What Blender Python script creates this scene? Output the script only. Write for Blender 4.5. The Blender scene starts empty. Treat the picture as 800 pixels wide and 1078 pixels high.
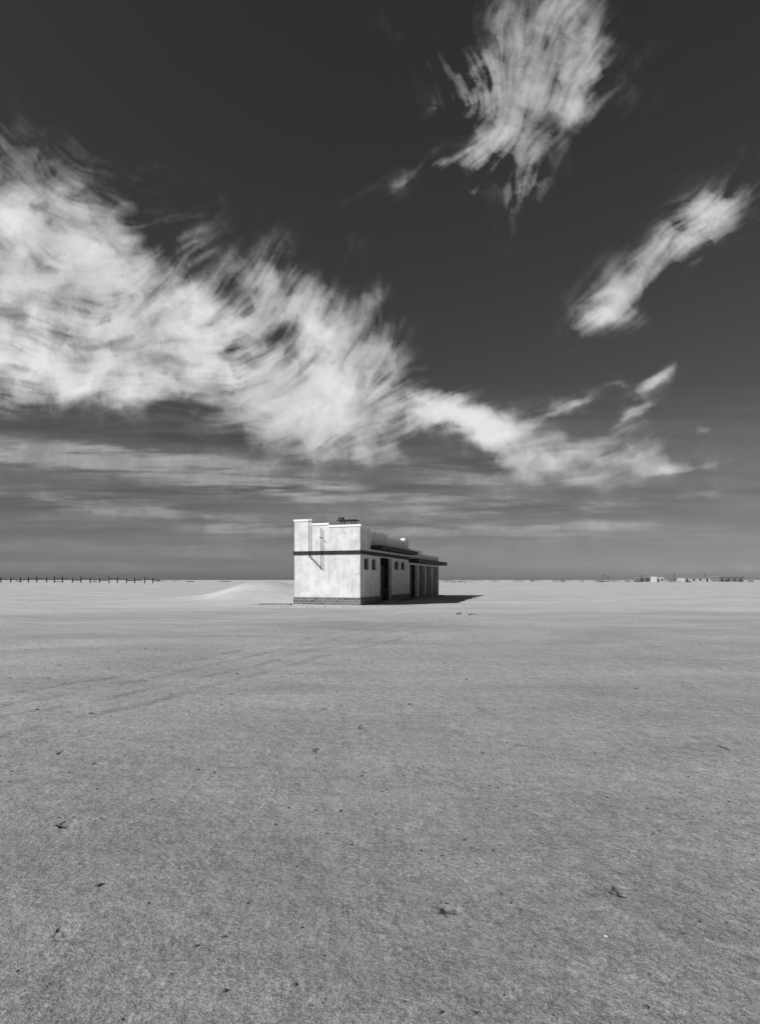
import bpy, math, random, bmesh
import numpy as np
from mathutils import Vector, noise, Matrix
random.seed(4)
S=bpy.context.scene
COL=S.collection
# ------------------------------------------------------------ helpers
def mat(name, v, rough=0.9, build=None):
    m=bpy.data.materials.new(name); m.use_nodes=True
    b=m.node_tree.nodes['Principled BSDF']
    b.inputs['Base Color'].default_value=(v,v,v,1); b.inputs['Roughness'].default_value=rough
    b.inputs['Specular IOR Level'].default_value=0.2
    if build: build(m.node_tree,b)
    return m
class G:
    """small node-graph helper"""
    def __init__(s,nt): s.nt=nt
    def n(s,t,**k):
        x=s.nt.nodes.new(t)
        for a,b in k.items(): setattr(x,a,b)
        return x
    def put(s,sock,v):
        if isinstance(v,bpy.types.NodeSocket): s.nt.links.new(v,sock)
        else: sock.default_value=v
    def m(s,op,a,b=0.0,c=0.0,clamp=False):
        x=s.n('ShaderNodeMath',operation=op,use_clamp=clamp)
        s.put(x.inputs[0],a); s.put(x.inputs[1],b); s.put(x.inputs[2],c)
        return x.outputs[0]
    def v(s,op,a,b=None,scale=None):
        x=s.n('ShaderNodeVectorMath',operation=op)
        s.put(x.inputs[0],a)
        if b is not None: s.put(x.inputs[1],b)
        if scale is not None: s.put(x.inputs['Scale'],scale)
        return x.outputs['Value'] if op in('LENGTH','DOT_PRODUCT') else x.outputs[0]
    def noise(s,vec,scale,detail=4,rough=0.5,dist=0.0,color=False):
        x=s.n('ShaderNodeTexNoise'); s.put(x.inputs['Vector'],vec)
        x.inputs['Scale'].default_value=scale; x.inputs['Detail'].default_value=detail
        x.inputs['Roughness'].default_value=rough; x.inputs['Distortion'].default_value=dist
        return x.outputs['Color'] if color else x.outputs['Fac']
    def mr(s,val,a,b,c=0.0,d=1.0,smooth=False):
        x=s.n('ShaderNodeMapRange',interpolation_type='SMOOTHSTEP' if smooth else 'LINEAR')
        s.put(x.inputs[0],val)
        for i,q in enumerate((a,b,c,d)): s.put(x.inputs[1+i],q)
        return x.outputs[0]
    def xyz(s,a,b,c=0.0):
        x=s.n('ShaderNodeCombineXYZ')
        for i,q in enumerate((a,b,c)): s.put(x.inputs[i],q)
        return x.outputs[0]

# ------------------------------------------------------------ sun
sun_h=Vector((-6.0,-3.7,0)); 
elev=math.atan2(4.7,sun_h.length)
to_sun=Vector((sun_h.x,sun_h.y,4.7)).normalized()
ld=bpy.data.lights.new('sun','SUN'); ld.energy=4.2; ld.angle=math.radians(0.5); ld.color=(1,0.995,0.99)
lo=bpy.data.objects.new('sun',ld); COL.objects.link(lo)
lo.rotation_euler=to_sun.to_track_quat('Z','Y').to_euler(); lo.location=(-30,-20,40)

# ------------------------------------------------------------ camera
cd=bpy.data.cameras.new('camera'); cam=bpy.data.objects.new('camera',cd); COL.objects.link(cam)
cam.location=(0,0,1.6); cam.rotation_euler=(math.radians(90),0,0)
cd.sensor_fit='HORIZONTAL'; cd.sensor_width=36; cd.lens=27; cd.shift_y=0.0895; cd.clip_end=30000
S.camera=cam
S.view_settings.view_transform='Standard'; S.view_settings.look='None'; S.view_settings.exposure=0

# ------------------------------------------------------------ sky: Nishita seen by monochrome film with a red filter
W=bpy.data.worlds.new('World'); S.world=W; W.use_nodes=True
nt=W.node_tree; nt.nodes.clear(); g=G(nt)
out=g.n('ShaderNodeOutputWorld'); bg=g.n('ShaderNodeBackground'); nt.links.new(bg.outputs[0],out.inputs[0])
sky=g.n('ShaderNodeTexSky',sky_type='NISHITA'); sky.sun_disc=False
sky.sun_elevation=elev; sky.sun_rotation=math.atan2(sun_h.x,sun_h.y)%(2*math.pi)
sky.air_density=1.0; sky.dust_density=0.6; sky.ozone_density=1.5
sep=g.n('ShaderNodeSeparateColor'); nt.links.new(sky.outputs[0],sep.inputs[0])
base=g.m('MULTIPLY',g.m('POWER',sep.outputs[0],1.0),0.38)
cc=g.n('ShaderNodeCombineColor')
for i in range(3): nt.links.new(base,cc.inputs[i])
nt.links.new(cc.outputs[0],bg.inputs[0]); bg.inputs[1].default_value=0.1

# ------------------------------------------------------------ cirrus: a high sheet of cloud, density computed per vertex
x0g,x1g,y0g,y1g=-50.,850.,-40.,606.   # tangent units, 600 = 45 deg
st=1.15
gx=np.arange(x0g,x1g,st); gy=np.arange(y0g,y1g,st)
XX,YY=np.meshgrid(gx,gy); H_,W_=XX.shape
def vnoise(x,y,seed):
    r=np.random.default_rng(seed); T=r.random((256,256))
    xi=np.floor(x).astype(int); yi=np.floor(y).astype(int); fx=x-xi; fy=y-yi
    fx=fx*fx*fx*(fx*(fx*6-15)+10); fy=fy*fy*fy*(fy*(fy*6-15)+10)
    a=T[yi%256,xi%256]; b=T[yi%256,(xi+1)%256]; c=T[(yi+1)%256,xi%256]; d=T[(yi+1)%256,(xi+1)%256]
    return (a*(1-fx)+b*fx)*(1-fy)+(c*(1-fx)+d*fx)*fy
def fbm(x,y,seed,o=5,r=.5):
    s=0;a=1;t=0
    for i in range(o):
        cs,sn=math.cos(i*.9+.4),math.sin(i*.9+.4)
        s=s+a*vnoise((x*cs-y*sn)*2**i+i*17.3,(x*sn+y*cs)*2**i+i*9.1,seed+i); t+=a; a*=r
    return s/t
ctl=[(80,230,-25),(20,190,-35),(80,330,-8),(80,390,5),(200,290,40),(200,370,10),(290,290,62),(250,410,8),(370,390,62),(410,330,75),(330,440,35),(440,440,24),(430,405,35),(520,460,8),(610,482,4),
 (570,430,32),(690,400,40),(690,260,36),(640,320,34),(745,215,40),(552,195,85),(480,80,122),(635,60,62),(540,110,84),(470,168,22),(500,150,35),(600,120,62),
 (100,490,-5),(300,505,-6),(500,530,-4),(150,540,-3),(700,495,10),(665,436,32),(740,530,3),(400,570,0),(100,570,0),(650,570,0),(30,470,-4),(200,470,-3)]
A=np.zeros_like(XX);Bv=np.zeros_like(XX);
for (cx,cy,an) in ctl:
    w=1/(((XX-cx)**2+(YY-cy)**2)+300)**1.5
    A+=w*math.cos(2*math.radians(an)); Bv+=w*math.sin(2*math.radians(an))
ang=.5*np.arctan2(Bv,A)+ ((fbm(XX/90,YY/90,5,3)-.5)*1.2+(fbm(XX/30,YY/30,15,3)-.5)*.8)*np.clip((520-YY)/80,0.1,1)
DX=np.cos(ang); DY=-np.sin(ang)
def samp(F,x,y):
    u=np.clip((x-x0g)/st,0,W_-1.001); v=np.clip((y-y0g)/st,0,H_-1.001)
    xi=u.astype(int); yi=v.astype(int); fx=u-xi; fy=v-yi
    return (F[yi,xi]*(1-fx)+F[yi,xi+1]*fx)*(1-fy)+(F[yi+1,xi]*(1-fx)+F[yi+1,xi+1]*fx)*fy
def lic(Fs,L,n):
    acc=[F.copy() for F in Fs]; tot=1.0
    for sgn in (1,-1):
        px=XX.copy(); py=YY.copy(); h=L/n
        for k in range(n):
            dx=samp(DX,px,py); dy=samp(DY,px,py); 
            px=px+sgn*dx*h; py=py+sgn*dy*h
            w=.5*(1+math.cos(math.pi*(k+1)/(n+1)))
            for i,F in enumerate(Fs): acc[i]+=w*samp(F,px,py)
            tot+=w
    return [a_/tot for a_ in acc]
wx=(fbm(XX/120,YY/120,31,6,.55)-.5); wy=(fbm(XX/120,YY/120,47,6,.55)-.5)
wx2=(fbm(XX/26,YY/26,61,5,.6)-.5); wy2=(fbm(XX/26,YY/26,67,5,.6)-.5)
def blobs(lst,wa=1.0,wya=None,grow=1.0,pw=1.0,w2=0):
    wya=wa if wya is None else wya
    X_=XX+wx*wa+wx2*w2; Y_=YY+wy*wya+wy2*w2; t=np.zeros_like(XX)
    for (cx,cy,rx,ry,an,w) in lst:
        c,s=math.cos(math.radians(-an)),math.sin(math.radians(-an))
        dx=X_-cx; dy=Y_-cy
        q=((dx*c+dy*s)/(rx*grow))**2+((-dx*s+dy*c)/(ry*grow))**2
        t+=w*np.exp(-q**pw)
    return t
def cz(a,lo,hi): return np.clip((a-lo)/(hi-lo),0,1)
def ss(a): a=np.clip(a,0,1); return a*a*(3-2*a)
def norm(F):
    m=F.mean(); s=F.std(); return (F-m)/(s+1e-6)
main=[(20,250,95,55,-35,.95),(120,295,95,52,-35,.95),(50,355,115,62,-8,1.0),(205,340,85,54,-38,.95),(160,395,120,36,-8,.9),
 (262,402,75,36,-12,.85),(300,305,24,40,10,.5),(360,388,48,62,22,1.0),(408,332,15,48,8,.45),(350,450,55,24,-20,.8),
 (425,432,60,28,-14,.95),(485,448,60,26,-14,.85),(545,468,60,24,-8,.85),(620,483,62,12,-3,.85),(570,440,50,9,34,.5),(480,412,36,8,30,.45),(628,460,48,6,16,.45),
 (325,345,40,24,40,.55)]
right=[(705,258,62,24,38,.68),(755,222,50,26,36,.6),(645,312,42,17,36,.85),(640,334,24,8,10,.6),
 (692,400,30,7,38,.9),(662,437,25,5,30,.85),(705,494,55,8,8,.95),(742,451,16,5,5,.9),(648,405,8,9,0,.8),(725,518,32,7,5,.6),(602,424,22,5,30,.7)]
top=[(562,92,64,50,15,.52),(608,76,26,56,-8,.48),(522,138,52,32,40,.60),(545,198,17,36,-8,1.0),(462,176,54,9,24,.72),(472,105,46,22,20,.52),(492,208,28,7,42,.5),(580,15,60,45,0,.5),(462,66,48,22,-30,.40)]
low=[(60,482,170,17,-5,1.0),(240,500,190,19,-7,.95),(430,522,160,18,-5,.85),(90,532,140,12,-4,.85),(210,547,130,9,-6,.7),(620,532,150,14,4,.6),(400,556,280,13,0,.6),(640,555,160,11,2,.5),(20,515,60,5,2,.4),(330,472,60,9,-8,.6),(480,500,70,9,-8,.6),
 (150,572,160,5,-1,.5),(560,577,200,5,1,.42),(720,566,90,5,0,.4)]
Mm=blobs(main,75,w2=34); Mt=blobs(top,60,w2=36); Mr=blobs(right,18,w2=24); Ml=blobs(low,60,18)
Mw=blobs(main,95,None,1.45,.9)*.5+blobs(top,80,None,1.5,.9)*.55+blobs(right,30,None,1.7,.9)*.45
n30=fbm(XX/34,YY/34,101,6,.6); n70=fbm(XX/85,YY/85,131,5,.55); n9=fbm(XX/9,YY/9,151,4,.6); n3=fbm(XX/3.2,YY/3.2,171,2,.6)
M=np.clip(Mm+Mt*.95,0,1.25)+np.clip(Mr,0,1.2)
rag=M*(.65+.7*cz(n30,.25,.75))
La=lic([rag,n30,n9,n3],28,16)
Sa=lic([rag,n9,n3],8,5)
fa,fb,fc_=norm(La[1]),norm(La[2]),norm(La[3]); sb=norm(Sa[1]); sc_=norm(Sa[2])
body=.35*La[0]+.40*Sa[0]+.25*rag
big=norm(n70); puff=norm(fbm((XX+wx2*40)/28,(YY+wy2*40)/28,181,6,.62))
gau=lambda cx,cy,rx,ry: np.exp(-(((XX-cx)/rx)**2+((YY-cy)/ry)**2)**2)
soft=np.clip(gau(550,90,160,150)+.75*gau(700,290,120,120)+.2,0,1)
tex=(.12*fa+.12*fb+.08*fc_+.09*sb+.05*sc_+.14*big+.18*puff)
tau=body*1.2-.11-.12*soft+tex*(.28+.46*np.clip(body,0,1))*(1+.6*soft)
k=1.22-.45*soft
D1=1-np.exp(-np.clip(tau,0,None)*k*1.05)
D1=D1*ss(cz(body,.0,.7))
hal=ss(cz(Mw*(.72+.26*fa+.20*fb+.12*fc_+.20*puff),.08,1.15))*.45
TL=norm(fbm(XX/130,YY/10,201,6,.6)); TLf=norm(fbm(XX/40,YY/3.5,205,4,.6))
D3=ss(cz(np.clip(Ml,0,1.2)*(.68+.32*TL+.13*TLf),.06,1.15))*.74
TV=fbm(XX/260,YY/12,221,5,.55)
veil=.30*cz(YY,400,570)*cz(TV,.30,.72)
D=1-(1-D1)*(1-hal*(1-.2*soft))*(1-D3)*(1-veil)
D=np.clip(D*cz(605-YY,0,5),0,.96)
bright=.45+.28*cz(body,.3,1.2)-.05*big*cz(body,.4,1.0)+.02*fa+.035*puff+.012*sb
bright=np.clip(bright,.2,.85)*(1-.22*cz(YY,455,540))*(1-.1*soft)
u=(XX-400)/600; v=(610.5-YY)/600
d=np.stack([u,np.ones_like(u),v],-1); d/=np.linalg.norm(d,axis=-1,keepdims=True)
co=(d*12000).reshape(-1,3)
idx=np.arange(H_*W_).reshape(H_,W_)
fc=np.stack([idx[:-1,:-1],idx[1:,:-1],idx[1:,1:],idx[:-1,1:]],-1).reshape(-1,4)
def grid_mesh(name,co,fc):
    me=bpy.data.meshes.new(name)
    me.vertices.add(len(co)); me.vertices.foreach_set('co',co.astype(np.float32).ravel())
    me.loops.add(fc.size); me.loops.foreach_set('vertex_index',fc.astype(np.int32).ravel())
    me.polygons.add(len(fc)); me.polygons.foreach_set('loop_start',(np.arange(len(fc))*4).astype(np.int32))
    me.update(calc_edges=True); return me
cm=grid_mesh('sky_clouds',co,fc)
at=cm.attributes.new('cloud_cover','FLOAT','POINT'); at.data.foreach_set('value',D.astype(np.float32).ravel())
at=cm.attributes.new('cloud_light','FLOAT','POINT'); at.data.foreach_set('value',bright.astype(np.float32).ravel())
mc=bpy.data.materials.new('cirrus'); mc.use_nodes=True; n_=mc.node_tree; n_.nodes.clear(); g=G(n_)
o_=g.n('ShaderNodeOutputMaterial'); mx=g.n('ShaderNodeMixShader'); tr=g.n('ShaderNodeBsdfTransparent'); em=g.n('ShaderNodeEmission')
a1=g.n('ShaderNodeAttribute',attribute_name='cloud_cover'); a2=g.n('ShaderNodeAttribute',attribute_name='cloud_light')
n_.links.new(a1.outputs['Fac'],mx.inputs[0]); n_.links.new(tr.outputs[0],mx.inputs[1]); n_.links.new(em.outputs[0],mx.inputs[2])
em.inputs['Color'].default_value=(1,1,1,1); n_.links.new(a2.outputs['Fac'],em.inputs['Strength']); n_.links.new(mx.outputs[0],o_.inputs[0])
mc.cycles.emission_sampling='NONE'
cm.materials.append(mc)
cl=bpy.data.objects.new('sky_clouds',cm); COL.objects.link(cl)

# ------------------------------------------------------------ ground
def gh(x,y):
    d=math.hypot(x,y)
    h=0.0
    if d<400:
        f=max(0,1-d/400)
        h+=0.05*f*noise.noise(Vector((x/4,y/4,1)))
    if d<25:
        h+=0.010*noise.noise(Vector((x/.8,y/.8,3)))+0.005*noise.noise(Vector((x/.25,y/.25,5)))
    dx=(x+9.6)/5.0; dy=(y-47.5)/6.5
    r=dx*dx+dy*dy
    m=math.exp(-r*1.1)*1.5 if r<9 else 0
    ex=(x+14.6)/2.6; ey=(y-43.0)/3.6
    if m>0: m-=0.85*math.exp(-(ex*ex+ey*ey))*min(1,m*1.3)
    h+=max(0,m)
    if d>60:
        k=min(1,(d-60)/80)
        h+=k*(0.55*max(0,noise.noise(Vector((x/60+3,y/25,7)))+.15))
        if x<-8: h+=k*0.7*math.exp(-((y-140)/30)**2)*min(1,(-8-x)/20)
    return h
N=560; a=9.6
t=np.linspace(-1,1,N)
xs=np.sinh(t*a)/math.sinh(a)*7000
ys=3+np.sinh(t*a)/math.sinh(a)*9000
gv=np.array([(xx,yy,gh(xx,yy)) for yy in ys for xx in xs])
idx=np.arange(N*N).reshape(N,N)
gf=np.stack([idx[:-1,:-1],idx[:-1,1:],idx[1:,1:],idx[1:,:-1]],-1).reshape(-1,4)
me=grid_mesh('ground',gv,gf)
me.shade_smooth()
ground=bpy.data.objects.new('ground',me); COL.objects.link(ground)
def sand(nt,b):
    g=G(nt)
    geo=g.n('ShaderNodeNewGeometry'); p=geo.outputs['Position']
    sp=g.n('ShaderNodeSeparateXYZ'); nt.links.new(p,sp.inputs[0]); px,py,pz=sp.outputs
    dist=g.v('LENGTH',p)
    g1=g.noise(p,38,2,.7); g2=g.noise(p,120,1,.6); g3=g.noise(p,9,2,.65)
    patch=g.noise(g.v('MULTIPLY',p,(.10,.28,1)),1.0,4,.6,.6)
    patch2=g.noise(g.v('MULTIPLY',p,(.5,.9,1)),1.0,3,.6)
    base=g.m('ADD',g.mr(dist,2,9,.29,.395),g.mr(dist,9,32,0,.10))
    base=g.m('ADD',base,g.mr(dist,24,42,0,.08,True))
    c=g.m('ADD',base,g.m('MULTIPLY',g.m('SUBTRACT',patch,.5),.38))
    c=g.m('ADD',c,g.m('MULTIPLY',g.m('SUBTRACT',patch2,.5),.18))
    c=g.m('MULTIPLY',c,g.mr(g1,.32,.68,.77,1.23))
    c=g.m('MULTIPLY',c,g.mr(g2,.3,.7,.66,1.34))
    c=g.m('MULTIPLY',c,g.mr(g3,.3,.7,.86,1.14))
    wn=g.noise(p,.25,1)
    def track(x0,y0,x1,y1,width,wob):
        L=math.hypot(x1-x0,y1-y0); nx,ny=-(y1-y0)/L,(x1-x0)/L
        dd=g.m('ADD',g.m('ADD',g.m('MULTIPLY',px,nx),g.m('MULTIPLY',py,ny)),-(x0*nx+y0*ny))
        dd=g.m('ADD',dd,g.m('MULTIPLY',g.m('SUBTRACT',wn,.5),wob))
        dd=g.m('ABSOLUTE',g.m('SUBTRACT',g.m('ABSOLUTE',dd),.75))
        return g.mr(dd,width,width*.1,0,1,True)
    tr=g.m('MAXIMUM',track(-4.2,6.4,-1.6,12.5,.22,.9),g.m('MULTIPLY',track(5.4,9,6.6,24,.18,1.2),.35))
    tr=g.m('MAXIMUM',tr,track(-4.9,6.6,-2.6,12.0,.2,1.5))
    tr=g.m('MULTIPLY',tr,g.mr(g.noise(p,.9,3,.65),.38,.60))
    tr=g.m('MULTIPLY',tr,g.mr(dist,28,10))
    c=g.m('MULTIPLY',c,g.m('SUBTRACT',1.0,g.m('MULTIPLY',tr,.20)))
    v2=g.n('ShaderNodeTexVoronoi'); g.put(v2.inputs['Vector'],p); v2.inputs['Scale'].default_value=2.1
    s2=g.n('ShaderNodeSeparateColor'); nt.links.new(v2.outputs['Color'],s2.inputs[0])
    pit=g.m('MULTIPLY',g.mr(g.m('ADD',v2.outputs['Distance'],g.m('MULTIPLY',g3,.30)),.31,.19,0,1,True),g.m('GREATER_THAN',s2.outputs[0],.62))
    c=g.m('MULTIPLY',c,g.m('SUBTRACT',1.0,g.m('MULTIPLY',pit,.16)))
    col=g.n('ShaderNodeCombineColor')
    for i in range(3): nt.links.new(c,col.inputs[i])
    nt.links.new(col.outputs[0],b.inputs['Base Color'])
    hgt=g.m('ADD',g.m('MULTIPLY',g1,.006),g.m('MULTIPLY',g2,.004))
    hgt=g.m('ADD',hgt,g.m('MULTIPLY',g3,.018))
    hgt=g.m('ADD',hgt,g.m('MULTIPLY',patch2,.09))
    hgt=g.m('ADD',hgt,g.m('MULTIPLY',tr,-.022))
    hgt=g.m('ADD',hgt,g.m('MULTIPLY',pit,-.025))
    bp=g.n('ShaderNodeBump'); bp.inputs['Distance'].default_value=1.0
    g.put(bp.inputs['Strength'],g.mr(dist,5,45,.8,.45))
    nt.links.new(hgt,bp.inputs['Height']); nt.links.new(bp.outputs[0],b.inputs['Normal'])
    b.inputs['Roughness'].default_value=1; b.inputs['Specular IOR Level'].default_value=0
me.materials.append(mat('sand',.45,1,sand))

# ------------------------------------------------------------ materials
def plaster_b(lo_,hi_,st=.5):
    def f(nt,b):
        g=G(nt); tc=g.n('ShaderNodeTexCoord'); p=tc.outputs['Object']
        n1=g.noise(p,1.3,6,.65,.4); n2=g.noise(g.v('MULTIPLY',p,(5,5,.6)),1.0,4,.6); n3=g.noise(p,14,3,.6)
        c=g.mr(n1,.35,.6,lo_,hi_)
        c=g.m('MULTIPLY',c,g.mr(n2,.3,.55,1-.25*st,1.0))
        c=g.m('MULTIPLY',c,g.mr(n3,.25,.5,1-.2*st,1.0))
        cr=g.mr(g.noise(p,2.6,6,.7,1.2),.63,.70,1.0,1-.55*st)
        c=g.m('MULTIPLY',c,cr)
        col=g.n('ShaderNodeCombineColor')
        for i in range(3): nt.links.new(c,col.inputs[i])
        nt.links.new(col.outputs[0],b.inputs['Base Color'])
        bp=g.n('ShaderNodeBump'); bp.inputs['Strength'].default_value=.4; bp.inputs['Distance'].default_value=.02
        nt.links.new(n3,bp.inputs['Height']); nt.links.new(bp.outputs[0],b.inputs['Normal'])
    return f
M_wall=mat('white_plaster',.78,.9,plaster_b(.60,.80,.55))
M_par=mat('parapet_plaster',.7,.9,plaster_b(.60,.80,.6))
M_cop=mat('whitewashed_coping',.88,.9)
M_in=mat('shade_darkened_plaster',.15,.9,plaster_b(.05,.10,.8))  # shade of the recesses put into the colour: inner walls darkened
M_band=mat('dark_painted_band',.03,.6,plaster_b(.02,.035,.5))
M_con=mat('concrete',.35,.9,plaster_b(.28,.42,.6))
M_dark=mat('dark_wood',.04,.7,plaster_b(.025,.05,.6))
M_metal=mat('rusty_iron',.05,.6,plaster_b(.03,.06,.6))
def brick(nt,b):
    g=G(nt); tc=g.n('ShaderNodeTexCoord'); p=tc.outputs['Object']
    s=g.n('ShaderNodeSeparateXYZ'); nt.links.new(p,s.inputs[0])
    q=g.xyz(g.m('ADD',s.outputs[0],s.outputs[1]),s.outputs[2])
    br=g.n('ShaderNodeTexBrick'); nt.links.new(q,br.inputs['Vector'])
    br.inputs['Scale'].default_value=1; br.inputs['Brick Width'].default_value=.42; br.inputs['Row Height'].default_value=.16; br.inputs['Mortar Size'].default_value=.015
    br.inputs['Color1'].default_value=(.20,.20,.20,1); br.inputs['Color2'].default_value=(.10,.10,.10,1); br.inputs['Mortar'].default_value=(.33,.33,.33,1)
    nt.links.new(br.outputs[0],b.inputs['Base Color'])
M_brick=mat('brick_plinth',.2,.9,brick)

def mesh_obj(name,boxes,material,parent=None,bevel=0.0):
    bm=bmesh.new()
    for (x0,x1,y0,y1,z0,z1) in boxes:
        vs=[bm.verts.new(c) for c in ((x0,y0,z0),(x1,y0,z0),(x1,y1,z0),(x0,y1,z0),(x0,y0,z1),(x1,y0,z1),(x1,y1,z1),(x0,y1,z1))]
        for f in ((0,3,2,1),(4,5,6,7),(0,1,5,4),(1,2,6,5),(2,3,7,6),(3,0,4,7)): bm.faces.new([vs[i] for i in f])
    me=bpy.data.meshes.new(name); bm.to_mesh(me); bm.free(); me.materials.append(material)
    o=bpy.data.objects.new(name,me); COL.objects.link(o)
    if parent: o.parent=parent
    if bevel:
        b=o.modifiers.new('bevel','BEVEL'); b.width=bevel; b.segments=2
    return o
def rod(name,p0,p1,r,material,parent=None,seg=8):
    p0=Vector(p0);p1=Vector(p1); d=p1-p0
    bm=bmesh.new(); bmesh.ops.create_cone(bm,cap_ends=True,segments=seg,radius1=r,radius2=r,depth=d.length)
    bmesh.ops.transform(bm,matrix=Matrix.Translation((p0+p1)/2)@d.to_track_quat('Z','Y').to_matrix().to_4x4(),verts=bm.verts)
    me=bpy.data.meshes.new(name); bm.to_mesh(me); bm.free(); me.materials.append(material)
    o=bpy.data.objects.new(name,me); COL.objects.link(o)
    if parent: o.parent=parent
    return o
def empty(name,loc,rz=0):
    e=bpy.data.objects.new(name,None); COL.objects.link(e); e.location=loc; e.rotation_euler=(0,0,rz); return e
def facade(x0,x1,y0,y1,z0,z1,ops):
    bx=[]; cuts=sorted(ops); cur=x0
    for (a_,b_,c_,d_) in cuts:
        if a_>cur: bx.append((cur,a_,y0,y1,z0,z1))
        if c_>z0: bx.append((a_,b_,y0,y1,z0,c_))
        if d_<z1: bx.append((a_,b_,y0,y1,d_,z1))
        cur=b_
    if cur<x1: bx.append((cur,x1,y0,y1,z0,z1))
    return bx

# ------------------------------------------------------------ building: tall block + lower porch wing behind it
B=empty('abandoned_building',(-1.24,35.5,0),math.atan2(.946,.323))
Wd=4.55; T=.25
ZB0,ZB1=3.22,3.45
E=.003
XB=11.0
lower=[(0,T,0,Wd,0,ZB0)]
o1=[(.75,1.6,2.25,3.0),(2.2,3.05,2.25,3.0),(3.9,6.5,0,3.15),(7.2,8.2,2.35,3.0),(8.9,9.9,2.35,3.0)]
lower+=facade(T,XB,0,T,0,ZB0,o1)
lower+=[(T,21.7,Wd-T,Wd,0,ZB0)]
mesh_obj('walls',lower,M_wall,B)
o2=[(11.35,13.7,0,2.85),(14.1,16.4,0,2.85),(16.7,18.9,0,2.85),(19.2,21.45,0,2.85)]
mesh_obj('porch_walls',facade(XB,21.7,0,T,0,3.02,o2)+[(21.45,21.7,T,Wd-T,0,ZB0)],M_wall,B)
mesh_obj('inner_walls',[(10.75,11.0,T,Wd-T,0,ZB0),(6.9,7.1,T,Wd-T,0,ZB0),(3.4,3.6,T,Wd-T,0,ZB0),(13.8,14.0,T,2.2,0,3.0),(11.0,21.45,2.2,2.4,0,3.0),(3.6,6.9,2.2,2.4,0,ZB0)],M_in,B)
# painted band: end wall, back, and first part of the side; raised canopy over the door; lower canopy on the wing
mesh_obj('band',[(-.06,XB,-.06,Wd+.06,ZB0,ZB1)],M_band,B)
mesh_obj('wing_band',[(XB+.003,21.76,-.04,Wd+.06,3.05,3.27)],M_band,B)
mesh_obj('canopy',[(1.9,XB-.05,-.8,-.003,3.60,3.86),(11.15,22.1,-.75,-.045,3.0,3.32)],M_band,B)
P1=[(0,T,3.3,Wd,ZB1,5.38),(0,T,2.1,3.3,ZB1,5.1),(0,T,0,2.1,ZB1,4.95)]
P1+=[(T,1.7,0,T,ZB1,4.95),(1.7,5.4,0,T,ZB1,4.72),(5.4,9.7,0,T,ZB1,4.52),(9.7,XB,0,T,ZB1,4.74)]
P1+=[(10.75,XB,T,Wd-T,ZB1,4.6),(T,5.4,Wd-T,Wd,ZB1,4.95),(5.4,XB,Wd-T,Wd,ZB1,4.75)]
P1+=[(XB,15.2,0,T,3.27,4.0),(15.2,21.7,0,T,3.27,3.74),(21.45,21.7,T,Wd-T,3.27,3.74),(XB,21.7,Wd-T,Wd,3.27,3.85)]
mesh_obj('parapet',P1,M_par,B)
cop=[]
for (x0,x1,y0,y1,z0,z1) in P1: cop.append((x0-.05 if x0==0 else x0+.002,x1-.002,y0-.07 if y0==0 else y0,y1+.04,z1,z1+.13))
mesh_obj('coping',cop,M_cop,B)
mesh_obj('roof',[(T,10.75,T,Wd-T,ZB1,3.65),(XB,21.45,T,Wd-T,3.275,3.45)],M_con,B)
mesh_obj('plinth',[(-.05,-E,-.05,Wd+.05,0,.5),(-E,3.9,-.05,-E,0,.5),(6.5,11.35,-.05,-E,0,.5)],M_brick,B)
mesh_obj('step',[(3.93,6.47,-.5,-.053,-.02,.16),(11.37,21.6,-.6,-.053,-.02,.14)],M_con,B)
wb=[];fr=[]
for (a_,b_,c_,d_) in (o1[0],o1[1],o1[3],o1[4]):
    fr+= [(a_,b_,.06,.11,c_,c_+.05),(a_,b_,.06,.11,d_-.05,d_),(a_,a_+.05,.06,.11,c_+.05,d_-.05),(b_-.05,b_,.06,.11,c_+.05,d_-.05)]
    for i in range(1,4):
        xx=a_+(b_-a_)*i/4; wb.append((xx-.015,xx+.015,.07,.10,c_+.05,d_-.05))
mesh_obj('window_frames',fr,M_con,B); mesh_obj('window_bars',wb,M_metal,B)
mesh_obj('door',[(4.0,5.05,.15,.20,0,2.6),(5.15,5.2,.05,.12,0,3.1),(5.2,5.9,.15,.2,0,1.0)],M_dark,B)
mesh_obj('porch_doors',[(11.5,12.5,.14,.19,0,2.7),(14.6,15.5,2.15,2.19,0,2.1),(19,20,2.15,2.19,0,2.1)],M_dark,B)
br=[((-.12,3.45,3.0),(-.12,3.45,5.5)),((-.12,2.6,2.25),(-.12,2.6,4.9)),((-.12,3.45,3.15),(-.12,2.6,2.3)),((0.02,2.6,2.3),(-.12,2.6,2.3)),((-.4,2.6,4.3),(0.02,2.6,4.3)),((.02,3.45,3.2),(-.12,3.45,3.2))]
for i,(p0,p1) in enumerate(br): rod('wall_pipe_%d'%(i+1),p0,p1,.024,M_metal,B)
fx,fy=1.1,1.35
for i,(dx,dy) in enumerate(((0,0),(0,.75),(.6,0),(.6,.75))): rod('roof_frame_leg_%d'%(i+1),(fx+dx,fy-.35+dy,3.64),(fx+dx,fy-.35+dy,5.46),.035,M_metal,B)
mesh_obj('roof_frame_top',[(fx-.1,fx+.7,fy-.62,fy+.66,5.46,5.52),(fx-.1,fx+.2,fy+.25,fy+.55,5.52,5.68)],M_metal,B)

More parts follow.
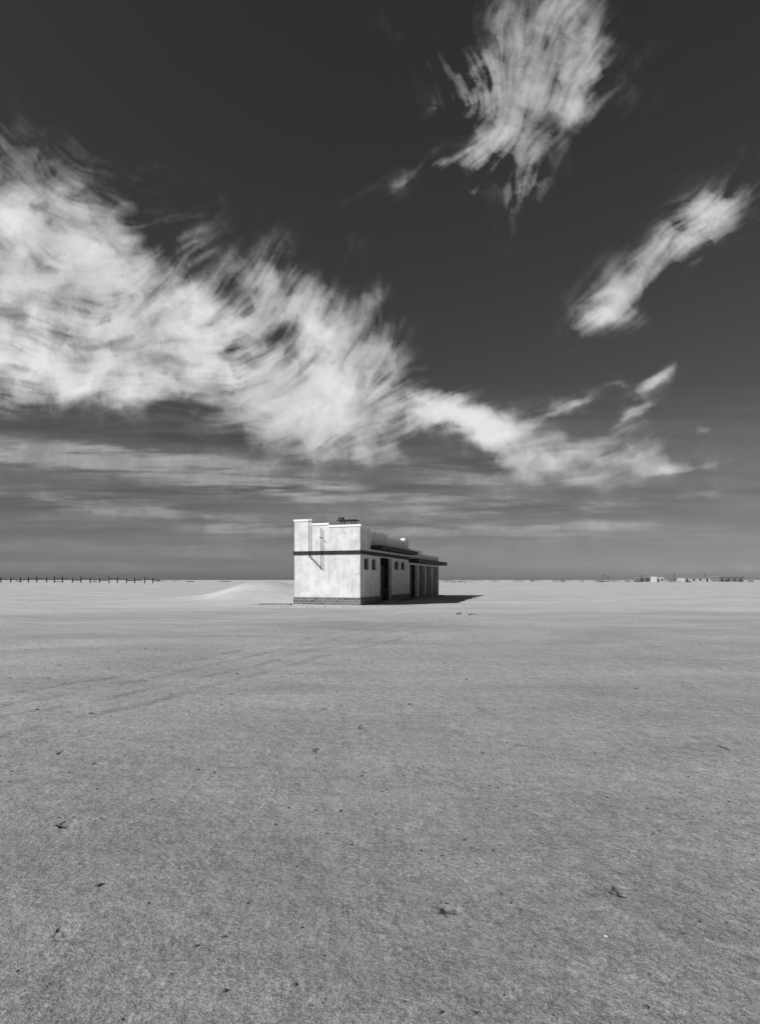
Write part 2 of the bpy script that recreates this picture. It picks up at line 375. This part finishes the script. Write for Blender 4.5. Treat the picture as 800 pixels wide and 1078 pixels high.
# apron slab and rubble
e=empty('concrete_slab',(-6.6,36.6,0),.1)
mesh_obj('slab_surface',[(-1.1,.9,-.8,.6,-.02,.09)],M_con,e,.01)
mesh_obj('slab_broken_edge',[(-1.7,-1.12,-.5,.2,-.02,.05)],M_con,e,.01)
def stone(bm,c,r,sq=.6,sub=1):
    res=bmesh.ops.create_icosphere(bm,subdivisions=sub,radius=1)
    s=Vector((random.uniform(.7,1.3),random.uniform(.6,1.1),random.uniform(.4,.8)*sq/.6))
    rz=Matrix.Rotation(random.uniform(0,6.28),3,'Z')
    for v in res['verts']:
        p=v.co*(1+random.uniform(-.18,.18)); p=Vector((p.x*s.x,p.y*s.y,p.z*s.z)); v.co=rz@p*r+Vector(c)
def stones(name,pts,material,sub=1):
    bm=bmesh.new()
    for (x,y,r) in pts: stone(bm,(x,y,gh(x,y)+r*.2),r,sub=sub)
    me=bpy.data.meshes.new(name); bm.to_mesh(me); bm.free(); me.materials.append(material)
    o=bpy.data.objects.new(name,me); COL.objects.link(o); return o
pts=[]
for i in range(2600):
    y=1.6+random.random()**1.6*45; x=random.uniform(-.8,.8)*(y+1.5)
    r=random.choice((.003,.004,.005,.007,.010))*(1+y*.03)
    if abs(x+1)<6 and y>34: continue
    pts.append((x,y,r))
for i in range(30):
    y=2.4+random.random()*22; pts.append((random.uniform(-.7,.7)*y,y,random.uniform(.01,.02)))
stones('gravel',pts,mat('dark_gravel',.12,.9))
stones('pale_pebble',[(1.02,2.57,.009)],mat('pale_stone',.6,.8),2)
rb=[(3.9+random.uniform(-.5,.5),26+random.uniform(-.4,.4),random.uniform(.04,.13)) for i in range(14)]
rb+=[(-1+random.uniform(-5,6),34.3+random.uniform(-1,1),random.uniform(.03,.09)) for i in range(30)]
stones('rubble',rb,M_con)

# ------------------------------------------------------------ distant fence (left)
F=empty('wooden_fence',(-75,150,0))
bx=[];rl=[]
x=-32
while x<16.5:
    h=1.0+random.uniform(-.1,.3); z0=gh(-75+x,150)-.3
    bx.append((x,x+.22,-.1,.1,z0,z0+h+.7))
    rl.append((x,x+2.2,-.16,-.103,z0+h*.95,z0+h*.95+.22))
    x+=2.4+random.uniform(-.3,.3)
mesh_obj('posts',bx,M_dark,F); mesh_obj('rails',rl,M_dark,F)

# ------------------------------------------------------------ distant settlement (right)
def house(x,y,w,d,h,wallm):
    e=empty('distant_house',(x,y,0))
    ops=[]
    k=max(2,int(w/4))
    for i in range(k):
        c=w*(i+.5)/k; ops.append((c-.7,c+.7,1.0 if i%3 else 0,2.4))
    mesh_obj('walls',facade(0,w,0,.3,-.5,h,ops)+[(0,.3,.3,d,-.5,h),(w-.3,w,.3,d,-.5,h),(.3,w-.3,d-.3,d,-.5,h)],wallm,e)
    mesh_obj('roof',[(-.4,w+.4,-.4,d+.4,h,h+.35)],M_con,e)
    mesh_obj('windows',[(a+.05,b-.05,.12,.16,c+.05,dd-.05) for (a,b,c,dd) in ops],M_dark,e)
    return e
M_wg=mat('grey_plaster',.25,.9,plaster_b(.14,.26,.8))
M_wh=mat('weathered_plaster',.55,.9,plaster_b(.42,.6,.8))
for (px_,wpx,dep,h,m_) in ((673,12,430,3.0,M_wg),(691,8,410,4.2,M_wh),(720,28,400,3.0,M_wh),(757,26,400,3.8,M_wg)):
    house((px_-400)*dep/600,dep,wpx*dep/600,9,h,m_)
M_leaf=mat('scrub_foliage',.05,.9)
def scrub(name,items,leaf=.5,n=90):
    bm=bmesh.new()
    for (x,y,w,h) in items:
        z0=gh(x,y)
        for i in range(n):
            a1=random.uniform(0,6.28); rr=random.random()**.5
            c=Vector((x+math.cos(a1)*rr*w,y+math.sin(a1)*rr*w,z0+random.random()*h*(1-rr*.6)))
            s=leaf*random.uniform(.5,1.2)
            v=[bm.verts.new(c+Vector((random.uniform(-s,s),random.uniform(-s,s),random.uniform(-s,s)*.6))) for _ in range(3)]
            bm.faces.new(v)
    me=bpy.data.meshes.new(name); bm.to_mesh(me); bm.free(); me.materials.append(M_leaf)
    o=bpy.data.objects.new(name,me); COL.objects.link(o)
it=[]
for px_ in (468,474,480,490,502,520,546,560,566,588,592,597,612,628,632,636,642,648,660,668,672,686,704,708,712,716,724,730,744,752,765,790):
    dep=random.uniform(340,460); it.append(((px_-400)*dep/600,dep,random.uniform(1.5,5),random.uniform(1.2,3.6)))
for px_ in (20,60,100,170,185,200,235,240): 
    dep=random.uniform(380,460); it.append(((px_-400)*dep/600,dep,random.uniform(2,4),random.uniform(.8,1.6)))
scrub('distant_scrub',it)
for px_,h in ((635,5.5),(640,4),(710,6),(742,6.5),(675,5)):
    dep=410; p=empty('utility_pole',((px_-400)*dep/600,dep,0))
    rod('pole',(0,0,-.5),(0,0,h),.14,M_dark,p); rod('crossarm',(-.9,0,h-.5),(.9,0,h-.5),.09,M_dark,p)
